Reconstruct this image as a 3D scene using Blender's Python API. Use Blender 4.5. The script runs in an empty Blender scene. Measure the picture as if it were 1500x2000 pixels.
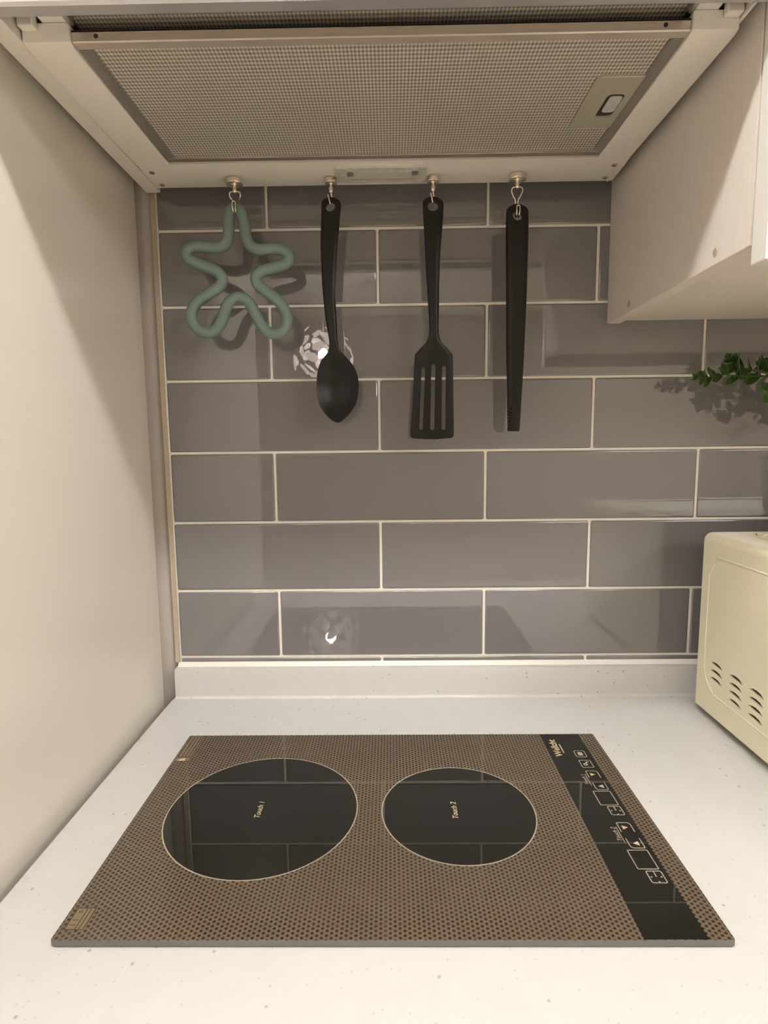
import bpy, bmesh, math, random
from mathutils import Vector, Matrix, Euler
random.seed(7)
S = bpy.context.scene
C = S.collection
PI = math.pi

# ------------------------------------------------------------------ camera
cam_d = bpy.data.cameras.new('camera')
cam_d.sensor_fit = 'VERTICAL'
cam_d.sensor_height = 24.0
cam_d.lens = 1127.41 / 2000.0 * 24.0
cam_d.clip_start = 0.01
cam = bpy.data.objects.new('camera', cam_d)
C.objects.link(cam)
right = Vector((0.99988, 0.0111678, -0.0107347))
fwd = Vector((-0.012373, 0.9927341, -0.1196905))
up = Vector((0.00932, 0.119809, 0.9927532))
M = Matrix((right, up, -fwd)).transposed().to_4x4()
M.translation = Vector((0.167, -0.8314, 0.3743))
cam.matrix_world = M
S.camera = cam

# ------------------------------------------------------------------ world, exposure
w = bpy.data.worlds.new('world'); S.world = w
w.use_nodes = True
w.node_tree.nodes['Background'].inputs[0].default_value = (1.0, 0.9, 0.8, 1)
w.node_tree.nodes['Background'].inputs[1].default_value = 0.05
S.view_settings.view_transform = 'Standard'
S.view_settings.look = 'None'
S.view_settings.exposure = 0.44
S.view_settings.gamma = 1.0
S.view_settings.use_curve_mapping = False
S.cycles.max_bounces = 6
S.cycles.diffuse_bounces = 4
S.cycles.glossy_bounces = 3
S.cycles.transmission_bounces = 2
S.cycles.caustics_reflective = False
S.cycles.caustics_refractive = False
MAIN_W = 7.0      # linear lamp on the kitchen ceiling
BULB_W = 8.0      # bulb of the pendant behind the camera
DINE_L = 2.3        # petals of the pendant behind the camera
FILL_W = 36.0      # unseen square ceiling lamp added for ambient fill
LIGHT_COL = (1.0, 0.98, 0.95)


# ------------------------------------------------------------------ materials
def principled(name, col, rough=0.5, metal=0.0, spec=0.5, coat=0.0, coat_rough=0.03, emit=None, emit_s=0.0):
    m = bpy.data.materials.new(name); m.use_nodes = True
    b = m.node_tree.nodes['Principled BSDF']
    b.inputs['Base Color'].default_value = (*col, 1)
    b.inputs['Roughness'].default_value = rough
    b.inputs['Metallic'].default_value = metal
    b.inputs['Specular IOR Level'].default_value = spec
    b.inputs['Coat Weight'].default_value = coat
    b.inputs['Coat Roughness'].default_value = coat_rough
    if emit:
        b.inputs['Emission Color'].default_value = (*emit, 1)
        b.inputs['Emission Strength'].default_value = emit_s
    return m


class NT:
    """tiny node-building helper"""
    def __init__(self, m):
        self.t = m.node_tree; self.b = self.t.nodes['Principled BSDF']
    def n(self, kind, **kw):
        x = self.t.nodes.new(kind)
        for k, v in kw.items(): setattr(x, k, v)
        return x
    def l(self, a, b): self.t.links.new(a, b)
    def math(self, op, a, b=None, clamp=False):
        x = self.n('ShaderNodeMath', operation=op, use_clamp=clamp)
        for i, v in enumerate((a, b)):
            if v is None: continue
            if isinstance(v, (int, float)): x.inputs[i].default_value = v
            else: self.l(v, x.inputs[i])
        return x.outputs[0]
    def coord(self, which='Object'):
        return self.n('ShaderNodeTexCoord').outputs[which]
    def xyz(self, v):
        s = self.n('ShaderNodeSeparateXYZ'); self.l(v, s.inputs[0]); return s.outputs
    def mix(self, fac, a, b):
        x = self.n('ShaderNodeMix', data_type='RGBA')
        for s, v in ((x.inputs[0], fac), (x.inputs[6], a), (x.inputs[7], b)):
            if isinstance(v, (int, float)): s.default_value = v
            elif isinstance(v, tuple): s.default_value = (*v, 1)
            else: self.l(v, s)
        return x.outputs[2]
    def noise(self, scale, detail=2.0, vec=None, rough=0.5):
        x = self.n('ShaderNodeTexNoise'); x.inputs['Scale'].default_value = scale
        x.inputs['Detail'].default_value = detail; x.inputs['Roughness'].default_value = rough
        self.l(vec if vec is not None else self.coord(), x.inputs['Vector'])
        return x.outputs['Fac']
    def mapping(self, vec, scale):
        x = self.n('ShaderNodeMapping'); x.inputs['Scale'].default_value = scale
        self.l(vec, x.inputs['Vector']); return x.outputs[0]
    def ramp(self, fac, lo, hi):
        x = self.n('ShaderNodeMapRange', clamp=True)
        x.inputs[1].default_value = lo; x.inputs[2].default_value = hi
        self.l(fac, x.inputs[0]); return x.outputs[0]
    def bump(self, h, strength, dist=0.001):
        x = self.n('ShaderNodeBump'); x.inputs['Strength'].default_value = strength
        x.inputs['Distance'].default_value = dist
        self.l(h, x.inputs['Height']); self.l(x.outputs[0], self.b.inputs['Normal'])


def mat_tile():
    m = principled('tile_glaze', (0.15, 0.14, 0.135), rough=0.012, spec=0.85)
    k = NT(m)
    k.b.inputs['IOR'].default_value = 1.62
    r = k.n('ShaderNodeObjectInfo').outputs['Random']
    nz = k.noise(9.0, 3.0)
    f = k.math('ADD', k.math('MULTIPLY', r, 0.5), k.math('MULTIPLY', nz, 0.5))
    k.l(k.mix(f, (0.162, 0.154, 0.153), (0.190, 0.181, 0.180)), k.b.inputs['Base Color'])
    k.bump(k.noise(11.0, 0.0), 0.05, 0.0016)
    return m


def mat_stone():
    m = principled('solid_surface', (0.82, 0.80, 0.77), rough=0.32)
    k = NT(m); co = k.coord()
    base = k.mix(k.noise(40.0, 4.0), (0.525, 0.512, 0.49), (0.565, 0.552, 0.53))
    col = base
    for sc, rad, thr, dark in ((85.0, 0.10, 0.72, (0.33, 0.31, 0.28)), (170.0, 0.13, 0.75, (0.46, 0.44, 0.41))):
        v = k.n('ShaderNodeTexVoronoi'); v.inputs['Scale'].default_value = sc
        k.l(co, v.inputs['Vector'])
        spot = k.ramp(v.outputs['Distance'], rad * 1.6, rad * 0.7)
        pick = k.math('GREATER_THAN', k.xyz(v.outputs['Color'])[0], thr)
        col = k.mix(k.math('MULTIPLY', spot, pick), col, dark)
    k.l(col, k.b.inputs['Base Color'])
    return m


def mat_cooktop():
    # bronze dot print under clear glass: hexagonal lattice, 4.5 mm
    m = principled('printed_glass', (0.2, 0.14, 0.09), rough=0.012, spec=0.6)
    k = NT(m); x, y, z = k.xyz(k.coord())
    a, c = 0.0043, 0.0074
    def lat(ox, oy):
        u = k.math('SUBTRACT', k.math('FRACT', k.math('ADD', k.math('DIVIDE', x, c), ox + 100)), 0.5)
        v = k.math('SUBTRACT', k.math('FRACT', k.math('ADD', k.math('DIVIDE', y, a), oy + 100)), 0.5)
        u = k.math('MULTIPLY', u, c); v = k.math('MULTIPLY', v, a)
        return k.math('SQRT', k.math('ADD', k.math('MULTIPLY', u, u), k.math('MULTIPLY', v, v)))
    d = k.math('MINIMUM', lat(0, 0), lat(0.5, 0.5))
    dots = k.ramp(d, 0.00130, 0.00070)
    rim = k.math('MULTIPLY', k.ramp(d, 0.0012, 0.0019), 1.0)
    base = k.mix(rim, (0.075, 0.054, 0.036), (0.120, 0.090, 0.062))
    k.l(k.mix(dots, base, (0.022, 0.014, 0.008)), k.b.inputs['Base Color'])
    return m


def mat_mesh():
    # expanded aluminium grease filter
    m = principled('aluminium_mesh', (0.6, 0.56, 0.5), rough=0.4, metal=0.35)
    k = NT(m); x, y, z = k.xyz(k.coord())
    p, q = 0.0068, 0.0104
    def sn(s):
        return k.math('SINE', k.math('MULTIPLY', s, 2 * PI))
    aa = k.math('ADD', k.math('DIVIDE', x, p), k.math('DIVIDE', y, q))
    bb = k.math('SUBTRACT', k.math('DIVIDE', x, p), k.math('DIVIDE', y, q))
    s = k.math('ADD', k.math('MULTIPLY', k.math('MULTIPLY', sn(aa), sn(bb)), 0.5), 0.5)
    f = k.ramp(s, 0.20, 0.80)
    var = k.noise(14.0, 2.0)
    hi = k.mix(var, (0.80, 0.74, 0.64), (0.95, 0.90, 0.80))
    k.l(k.mix(f, (0.30, 0.26, 0.205), hi), k.b.inputs['Base Color'])
    k.bump(f, 0.6, 0.0006)
    return m


def mat_grain(name, c1, c2, scale, rough=0.45, bump=0.08, metal=0.0):
    m = principled(name, c1, rough=rough, metal=metal)
    k = NT(m)
    nz = k.noise(1.0, 4.0, k.mapping(k.coord(), scale), 0.6)
    k.l(k.mix(nz, c1, c2), k.b.inputs['Base Color'])
    k.bump(nz, bump, 0.0004)
    return m


def mat_wall(name, c1, c2, scale=30.0, rough=0.8):
    m = principled(name, c1, rough=rough)
    k = NT(m); nz = k.noise(scale, 4.0)
    k.l(k.mix(nz, c1, c2), k.b.inputs['Base Color'])
    k.bump(nz, 0.15, 0.0006)
    return m


def mat_soft(name, c1, c2, scale, rough, spec=0.5, bump=0.0, **kw):
    m = principled(name, c1, rough=rough, spec=spec, **kw)
    k = NT(m); nz = k.noise(scale, 3.0)
    k.l(k.mix(nz, c1, c2), k.b.inputs['Base Color'])
    if bump: k.bump(nz, bump, 0.0004)
    return m


MT = dict(
    tile=mat_tile(), stone=mat_stone(), glass=mat_cooktop(), mesh=mat_mesh(),
    grout=mat_wall('grout', (0.80, 0.74, 0.66), (0.86, 0.80, 0.72), 60),
    caulk=mat_soft('silicone_caulk', (0.84, 0.80, 0.74), (0.80, 0.76, 0.69), 20, 0.35),
    plaster=mat_wall('plaster', (0.56, 0.50, 0.45), (0.62, 0.56, 0.50), 30),
    roomwall=mat_wall('wallpaper', (0.87, 0.83, 0.77), (0.90, 0.86, 0.80), 25),
    rearwall=mat_wall('rear_wallpaper', (0.36, 0.31, 0.26), (0.42, 0.365, 0.305), 25),
    ceil=mat_wall('ceiling_paint', (0.85, 0.82, 0.77), (0.88, 0.85, 0.80), 20),
    floor=mat_grain('floor_laminate', (0.68, 0.60, 0.49), (0.76, 0.68, 0.57), (3, 40, 3), 0.4),
    tan=mat_grain('tan_filler', (0.42, 0.34, 0.25), (0.52, 0.43, 0.33), (120, 120, 6), 0.55),
    cream=mat_soft('cream_lacquer', (0.77, 0.715, 0.63), (0.80, 0.745, 0.66), 3, 0.16, spec=0.5),
    linen=mat_grain('linen_laminate', (0.75, 0.68, 0.61), (0.86, 0.79, 0.72), (260, 260, 26), 0.5, 0.15),
    white=mat_soft('white_lacquer', (0.82, 0.79, 0.75), (0.84, 0.81, 0.77), 4, 0.3),
    hood=mat_soft('hood_enamel', (0.91, 0.865, 0.775), (0.93, 0.885, 0.795), 8, 0.38),
    steel=mat_grain('brushed_steel', (0.40, 0.36, 0.31), (0.50, 0.455, 0.40), (6, 400, 400), 0.3, 0.05, 0.75),
    bar=mat_grain('bar_steel', (0.66, 0.58, 0.49), (0.76, 0.68, 0.58), (6, 400, 400), 0.28, 0.05, 0.5),
    visor=mat_grain('visor_metal', (0.60, 0.59, 0.60), (0.68, 0.67, 0.68), (6, 400, 400), 0.3, 0.05, 0.7),
    dark=mat_soft('dark_cavity', (0.02, 0.018, 0.015), (0.035, 0.03, 0.025), 30, 0.7),
    lens=mat_soft('lamp_lens', (0.48, 0.45, 0.42), (0.80, 0.77, 0.72), 90, 0.25),
    olive=mat_soft('latch_plastic', (0.40, 0.37, 0.28), (0.44, 0.41, 0.31), 20, 0.45),
    screw=mat_soft('screw_metal', (0.40, 0.32, 0.22), (0.5, 0.42, 0.3), 200, 0.35, metal=0.8),
    nickel=mat_soft('nickel', (0.80, 0.72, 0.62), (0.86, 0.78, 0.68), 100, 0.18, metal=1.0),
    nylon=mat_soft('black_nylon', (0.008, 0.007, 0.006), (0.013, 0.011, 0.010), 80, 0.36, spec=0.25, bump=0.1),
    mint=mat_soft('mint_silicone', (0.160, 0.224, 0.198), (0.178, 0.246, 0.217), 40, 0.55, bump=0.05),
    micro=mat_soft('microwave_enamel', (0.84, 0.775, 0.575), (0.86, 0.795, 0.595), 6, 0.28),
    blackg=mat_soft('black_print', (0.010, 0.009, 0.008), (0.013, 0.012, 0.010), 10, 0.012, spec=0.6),
    gold=mat_soft('gold_print', (0.40, 0.33, 0.20), (0.45, 0.38, 0.24), 200, 0.05),
    silverp=mat_soft('grey_print', (0.29, 0.25, 0.19), (0.33, 0.29, 0.23), 200, 0.05),
    brownp=mat_soft('brown_print', (0.055, 0.036, 0.022), (0.07, 0.046, 0.028), 200, 0.012, spec=0.6),
    pale=mat_soft('pale_print', (0.15, 0.112, 0.07), (0.17, 0.128, 0.08), 200, 0.012, spec=0.6),
    leaf=mat_soft('leaf_green', (0.035, 0.085, 0.014), (0.075, 0.155, 0.025), 60, 0.4),
    stem=mat_soft('stem_green', (0.09, 0.13, 0.03), (0.14, 0.13, 0.05), 80, 0.6),
    pot=mat_soft('white_pot', (0.75, 0.72, 0.68), (0.8, 0.77, 0.72), 20, 0.4),
    soil=mat_soft('soil', (0.05, 0.035, 0.02), (0.10, 0.07, 0.04), 120, 0.9, bump=0.6),
    lampglass=principled('opal_glass', (0.9, 0.88, 0.84), 0.4, emit=LIGHT_COL, emit_s=40.0),
    fillglass=principled('fill_lamp_glass', (0.9, 0.88, 0.84), 0.4, emit=LIGHT_COL, emit_s=5.0),
    petal=principled('lit_petal', (0.12, 0.11, 0.10), 0.4, emit=(1.0, 0.80, 0.70), emit_s=DINE_L),
    bulb=principled('bulb_glow', (1, 1, 1), 0.4, emit=(1.0, 0.95, 0.88), emit_s=60.0),
)
for q_ in ('lampglass', 'fillglass', 'petal', 'bulb'):
    MT[q_].cycles.emission_sampling = 'NONE'      # the lamps below carry the light itself


# ------------------------------------------------------------------ mesh helpers
def finish(bm, name, smooth_angle=35):
    bmesh.ops.recalc_face_normals(bm, faces=bm.faces)
    me = bpy.data.meshes.new(name)
    bm.to_mesh(me); bm.free()
    if smooth_angle:
        me.polygons.foreach_set('use_smooth', [True] * len(me.polygons))
        me.set_sharp_from_angle(angle=math.radians(smooth_angle))
        for p in me.polygons:      # keep the big flat faces of bevelled boxes truly flat
            if p.area > 2e-5 and max(abs(c) for c in p.normal) > 0.99999: p.use_smooth = False
    return me


def place(o, parent):
    if parent is not None:
        o.parent = parent
        o.matrix_parent_inverse = Matrix.Translation(-parent.location)


def obj(name, me, mat, parent=None, loc=(0, 0, 0), rot=(0, 0, 0), smooth=35):
    if isinstance(me, bmesh.types.BMesh):
        me = finish(me, name, smooth)
    if mat is not None and not me.materials:
        me.materials.append(MT[mat] if isinstance(mat, str) else mat)
    o = bpy.data.objects.new(name, me)
    C.objects.link(o)
    o.location = loc; o.rotation_euler = rot
    place(o, parent)
    return o


def tag(o, label=None, cat=None, group=None, kind=None):
    if label: o['label'] = label
    if cat: o['category'] = cat
    if group: o['group'] = group
    if kind: o['kind'] = kind
    return o


def thing(name, label, cat, loc=(0, 0, 0), group=None):
    o = bpy.data.objects.new(name, None); C.objects.link(o)
    o.location = loc; o.empty_display_size = 0.05
    return tag(o, label, cat, group)


def box(x0, x1, y0, y1, z0, z1, bev=0.0, seg=2, bm=None):
    own = bm is None
    b = bmesh.new()
    bmesh.ops.create_cube(b, size=1.0)
    for v in b.verts:
        v.co = Vector(((x0 + x1) / 2 + v.co.x * (x1 - x0), (y0 + y1) / 2 + v.co.y * (y1 - y0), (z0 + z1) / 2 + v.co.z * (z1 - z0)))
    if bev > 0:
        bmesh.ops.bevel(b, geom=b.edges[:], offset=bev, segments=seg, affect='EDGES', profile=0.5)
    if own: return b
    merge(bm, b)
    return bm


def merge(dst, src):
    me = bpy.data.meshes.new('tmp'); src.to_mesh(me); src.free()
    dst.from_mesh(me); bpy.data.meshes.remove(me)


def prism(pts, axis, a, b, bev=0.0, seg=2):
    """closed 2D outline extruded along an axis from a to b; pts are the other two coords in x,y,z order"""
    bm = bmesh.new()
    def P(p, t):
        return {'x': (t, p[0], p[1]), 'y': (p[0], t, p[1]), 'z': (p[0], p[1], t)}[axis]
    va = [bm.verts.new(P(p, a)) for p in pts]
    vb = [bm.verts.new(P(p, b)) for p in pts]
    n = len(pts)
    fa = bm.faces.new(va); fb = bm.faces.new(vb[::-1])
    for i in range(n):
        bm.faces.new((va[i], vb[i], vb[(i + 1) % n], va[(i + 1) % n]))
    if bev:
        ed = list(set(fa.edges[:] + fb.edges[:]))
        bmesh.ops.bevel(bm, geom=ed, offset=bev, segments=seg, affect='EDGES', profile=0.5)
    return bm


def rrect(x0, x1, y0, y1, r, n=5):
    out = []
    for cx, cy, a0 in ((x1 - r, y1 - r, 0), (x0 + r, y1 - r, 90), (x0 + r, y0 + r, 180), (x1 - r, y0 + r, 270)):
        for i in range(n + 1):
            a = math.radians(a0 + 90 * i / n)
            out.append((cx + r * math.cos(a), cy + r * math.sin(a)))
    return out


def lathe(prof, n=32, bm=None, center=(0, 0, 0), cap=True):
    """prof: list of (r, z) revolved about z"""
    b = bmesh.new() if bm is None else bm
    rings = []
    for r, z in prof:
        if r < 1e-7:
            rings.append([b.verts.new((center[0], center[1], center[2] + z))])
        else:
            rings.append([b.verts.new((center[0] + r * math.cos(2 * PI * i / n), center[1] + r * math.sin(2 * PI * i / n), center[2] + z)) for i in range(n)])
    for A, B in zip(rings, rings[1:]):
        for i in range(n):
            j = (i + 1) % n
            if len(A) == 1 and len(B) == 1: continue
            if len(A) == 1: b.faces.new((A[0], B[j], B[i]))
            elif len(B) == 1: b.faces.new((A[i], A[j], B[0]))
            else: b.faces.new((A[i], A[j], B[j], B[i]))
    if cap:
        for R in (rings[0], rings[-1]):
            if len(R) > 1: b.faces.new(R)
    return b


def catmull(pts, sub=4, closed=False):
    pts = [Vector(p) for p in pts]; n = len(pts); out = []
    rng = range(n if closed else n - 1)
    for i in rng:
        p0 = pts[(i - 1) % n] if closed or i > 0 else pts[i]
        p1 = pts[i]; p2 = pts[(i + 1) % n]
        p3 = pts[(i + 2) % n] if closed or i + 2 < n else p2
        for s in range(sub):
            t = s / sub
            out.append(0.5 * ((2 * p1) + (p2 - p0) * t + (2 * p0 - 5 * p1 + 4 * p2 - p3) * t * t + (3 * p1 - p0 - 3 * p2 + p3) * t ** 3))
    if not closed: out.append(pts[-1])
    return out


def tube(path, r, n=8, closed=False, bm=None):
    b = bmesh.new() if bm is None else bm
    path = [Vector(p) for p in path]; m = len(path)
    rad = r if isinstance(r, (list, tuple)) else [r] * m
    prev = None; rings = []
    for i, p in enumerate(path):
        a = path[(i - 1) % m] if closed or i > 0 else p
        c = path[(i + 1) % m] if closed or i < m - 1 else p
        t = (c - a).normalized()
        if prev is None:
            h = Vector((0, 1, 0)) if abs(t.y) < 0.9 else Vector((1, 0, 0))
        else: h = prev
        u = (h - t * h.dot(t)).normalized(); prev = u
        v = t.cross(u)
        rings.append([b.verts.new(p + (u * math.cos(2 * PI * k / n) + v * math.sin(2 * PI * k / n)) * rad[i]) for k in range(n)])
    pairs = list(zip(rings, rings[1:]))
    if closed: pairs.append((rings[-1], rings[0]))
    for A, B in pairs:
        for k in range(n):
            b.faces.new((A[k], A[(k + 1) % n], B[(k + 1) % n], B[k]))
    if not closed:
        b.faces.new(rings[0][::-1]); b.faces.new(rings[-1])
    return b


def boolean_cut(me, cutters):
    """mesh minus cutter bmeshes (exact solver); returns a new mesh"""
    a = bpy.data.objects.new('tmp_a', me); C.objects.link(a)
    tmp = []
    for cbm in cutters:
        cm = finish(cbm, 'tmp_c', 0)
        c = bpy.data.objects.new('tmp_c', cm); C.objects.link(c)
        md = a.modifiers.new('cut', 'BOOLEAN'); md.operation = 'DIFFERENCE'; md.object = c; md.solver = 'EXACT'
        tmp.append(c)
    dg = bpy.context.evaluated_depsgraph_get()
    out = bpy.data.meshes.new_from_object(a.evaluated_get(dg))
    bpy.data.objects.remove(a)
    for c in tmp: bpy.data.objects.remove(c)
    out.polygons.foreach_set('use_smooth', [True] * len(out.polygons))
    out.set_sharp_from_angle(angle=math.radians(35))
    return out


def text_mesh(body, size, shear=0.0, bold=0.0):
    cu = bpy.data.curves.new('txt', 'FONT'); cu.body = body; cu.size = size
    cu.shear = shear; cu.offset = bold; cu.align_x = 'CENTER'; cu.align_y = 'CENTER'
    cu.resolution_u = 3
    o = bpy.data.objects.new('txt', cu); C.objects.link(o)
    dg = bpy.context.evaluated_depsgraph_get()
    me = bpy.data.meshes.new_from_object(o.evaluated_get(dg))
    bpy.data.objects.remove(o)
    me.materials.clear()
    return me


def mm(pts):
    return [(a / 1000.0, b / 1000.0) for a, b in pts]


# ------------------------------------------------------------------ room shell
FLOOR, CEIL = -0.85, 1.45
RX0, RX1, RY0 = -1.0, 3.1, -4.2
KX1 = 1.7          # right end of the kitchen run
tag(obj('floor', box(RX0, RX1, RY0, 0.1, FLOOR - 0.05, FLOOR), 'floor'), kind='structure', label='brown laminate kitchen floor', cat='floor')
tag(obj('ceiling', box(RX0, RX1, RY0, 0.1, CEIL, CEIL + 0.05), 'ceil'), kind='structure', label='white painted ceiling', cat='ceiling')
tag(obj('wall_left', box(RX0 - 0.05, RX0, RY0, 0.1, FLOOR, CEIL), 'roomwall'), kind='structure', label='cream wall behind the tall cabinet', cat='wall')
tag(obj('wall_right', box(RX1, RX1 + 0.05, RY0, 0.1, FLOOR, CEIL), 'rearwall'), kind='structure', label='brown wall on the right of the room', cat='wall')
tag(obj('wall_rear', box(RX0, RX1, RY0 - 0.05, RY0, FLOOR, CEIL), 'rearwall'), kind='structure', label='brown wall behind the camera', cat='wall')

# tiled wall: plaster slab, grout bed, every tile a part
wall = tag(obj('wall_back', box(RX0, RX1, 0.009, 0.1, FLOOR, CEIL), 'plaster'), kind='structure',
           label='kitchen back wall with grey glossy subway tiles', cat='wall')
PX, PZ, H0, G = 0.303, 0.10146, 0.666, 0.0030
TX0, TX1 = -0.150, KX1 - 0.02
obj('grout_bed', box(TX0 - 0.0015, TX1, 0.0016, 0.009, 0.03, H0 + PZ * 1.0), 'grout', wall)


def tile_mesh(wd, ht):
    return finish(box(-wd / 2, wd / 2, 0.0, 0.008, -ht / 2, ht / 2, 0.0024, 3), 'tile', 40)


tcache = {}
for row in range(-1, 7):
    ztop = H0 - row * PZ - G / 2; zbot = H0 - (row + 1) * PZ + G / 2
    if row == 6: zbot = 0.0452
    off = 0.0 if row % 2 else PX / 2          # joint positions alternate by half a tile
    xs = [TX0]; j = off
    while j < TX1:
        if j > TX0 + 0.02: xs.append(j)
        j += PX
    xs.append(TX1)
    for a, b in zip(xs, xs[1:]):
        x0 = a + (G / 2 if a != TX0 else 0); x1 = b - G / 2
        wd, ht = round(x1 - x0, 4), round(ztop - zbot, 4)
        if wd < 0.02: continue
        key = (wd, ht)
        if key not in tcache: tcache[key] = tile_mesh(wd, ht)
        rot = (random.uniform(-1, 1) * 0.0022, 0, random.uniform(-1, 1) * 0.0010) if row < 6 else (0, 0, 0)
        obj('tile', tcache[key], 'tile', wall, ((x0 + x1) / 2, 0, (ztop + zbot) / 2), rot)

tag(obj('trim_1', box(-0.1592, -0.1520, -0.0010, 0.009, 0.049, 0.80, 0.0006, 1), 'tan'), kind='structure',
    label='narrow tan filler strip at the left end of the tiles', cat='trim')
tag(obj('trim_2', box(-0.1520, -0.1499, -0.0012, 0.009, 0.049, 0.80, 0.0008, 1), 'caulk'), kind='structure',
    label='thin white sealant bead along the left tile edge', cat='trim')

# ------------------------------------------------------------------ tall cabinet on the left
t = thing('tall_cabinet', 'tall glossy cream cabinet filling the left edge of the picture', 'cabinet', (-0.5, -0.33, FLOOR))
obj('side_panel', box(-0.191, -0.173, -0.66, -0.016, FLOOR, 1.42, 0.001, 1), 'cream', t)
obj('body', box(-0.85, -0.1915, -0.64, -0.016, FLOOR + 0.08, 1.42), 'cream', t)
obj('plinth', box(-0.85, -0.1915, -0.60, -0.03, FLOOR, FLOOR + 0.08), 'dark', t)
d = obj('door', box(-0.85, -0.175, -0.682, -0.662, FLOOR + 0.09, 1.415, 0.002, 2), 'white', t)
obj('handle', tube(catmull([(-0.22, -0.682, -0.10), (-0.22, -0.71, -0.09), (-0.22, -0.71, 0.10), (-0.22, -0.682, 0.11)], 5), 0.005), 'nickel', d)

# ------------------------------------------------------------------ counter
t = thing('countertop', 'white speckled solid surface countertop with raised back edge', 'countertop', (0.6, -0.3, 0))
obj('worktop', box(-0.160, KX1 - 0.01, -0.60, -0.002, -0.030, 0.0, 0.002, 2), 'stone', t)
# upstand with a small cove at its foot
prof = [(0.0, 0.0002), (-0.0215, 0.0002)]
for i in range(6):
    a = math.radians(90 * i / 5)
    prof.append((-0.0215 + 0.0045 * math.sin(a), 0.0047 - 0.0045 * math.cos(a)))
prof += [(-0.0165, 0.041), (-0.0155, 0.0436), (-0.0130, 0.0446), (0.0, 0.0446)]
obj('upstand', prism(prof, 'x', -0.1555, KX1 - 0.01), 'stone', t)
obj('sealant', prism([(0.0085, 0.0440), (-0.0075, 0.0440), (-0.0035, 0.0475), (-0.0005, 0.0498), (0.0085, 0.0500)], 'x', -0.1540, KX1 - 0.01), 'caulk', t)

t = thing('base_cabinet', 'white base cabinet under the countertop', 'cabinet', (0.6, -0.28, FLOOR))
obj('body', box(-0.155, KX1 - 0.02, -0.55, -0.005, FLOOR + 0.10, -0.031), 'white', t)
obj('plinth', box(-0.155, KX1 - 0.02, -0.50, -0.02, FLOOR, FLOOR + 0.10), 'dark', t)
for i in range(4):
    x0 = -0.153 + i * 0.457
    d = obj('door', box(x0, x0 + 0.452, -0.571, -0.551, FLOOR + 0.11, -0.036, 0.002, 2), 'white', t)
    hx = x0 + (0.41 if i % 2 == 0 else 0.04)
    obj('handle', tube(catmull([(hx, -0.571, -0.20), (hx, -0.595, -0.19), (hx, -0.595, -0.09), (hx, -0.571, -0.08)], 5), 0.0045), 'nickel', d)

# ------------------------------------------------------------------ upper cabinets
t = thing('wall_cabinet', 'beige linen textured wall cabinet with white door at upper right', 'cabinet', (0.9, -0.16, 0.534))
obj('side_panel', box(0.469, 0.487, -0.322, -0.0005, 0.5345, 1.42, 0.0006, 1), 'linen', t)
obj('bottom_board', box(0.487, KX1 - 0.02, -0.318, -0.0005, 0.5385, 0.556, 0.0004, 1), 'linen', t)
obj('fillet', prism([(0.487, 0.5347), (0.487, 0.5388), (0.4925, 0.5388)], 'y', -0.318, -0.0005), 'linen', t)
obj('body', box(0.487, KX1 - 0.02, -0.318, -0.0005, 0.556, 1.42), 'linen', t)
for y, z in ((-0.0745, 0.5440), (-0.2695, 0.5455)):
    o = obj('screw_cap', lathe([(0.0, 0.0009), (0.0036, 0.0007), (0.0045, 0.0)], 20), mat_soft('cap_plastic', (0.42, 0.36, 0.30), (0.46, 0.40, 0.33), 50, 0.5) if 'cap' not in MT else MT['cap'], t, (0.469, y, z), (0, -PI / 2, 0))
    MT['cap'] = o.data.materials[0]
for i in range(3):
    x0 = 0.4685 + i * 0.403
    d = obj('door', box(x0, x0 + 0.399, -0.3445, -0.3245, 0.5168, 1.415, 0.0015, 2), 'white', t)

t = thing('light_block_cabinet', 'unseen white cabinet added above the range hood to block light', 'cabinet', (0.15, -0.16, 0.80))  # unseen box, added to stop lamp light leaking in above the hood
obj('body', box(-0.157, 0.468, -0.315, -0.0005, 0.815, 1.42), 'white', t)
obj('door', box(-0.156, 0.467, -0.337, -0.317, 0.818, 1.415, 0.0015, 2), 'white', t)

# ------------------------------------------------------------------ range hood (telescopic, pulled out)
t = hood = thing('range_hood', 'cream pull-out range hood with aluminium mesh grease filter', 'range hood', (0.15, -0.18, 0.71))
obj('canopy', box(-0.157, 0.459, -0.338, -0.012, 0.752, 0.814, 0.001, 1), 'hood', t)
obj('rear_panel', box(-0.157, 0.459, -0.034, -0.029, 0.712, 0.752), 'hood', t)
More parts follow.
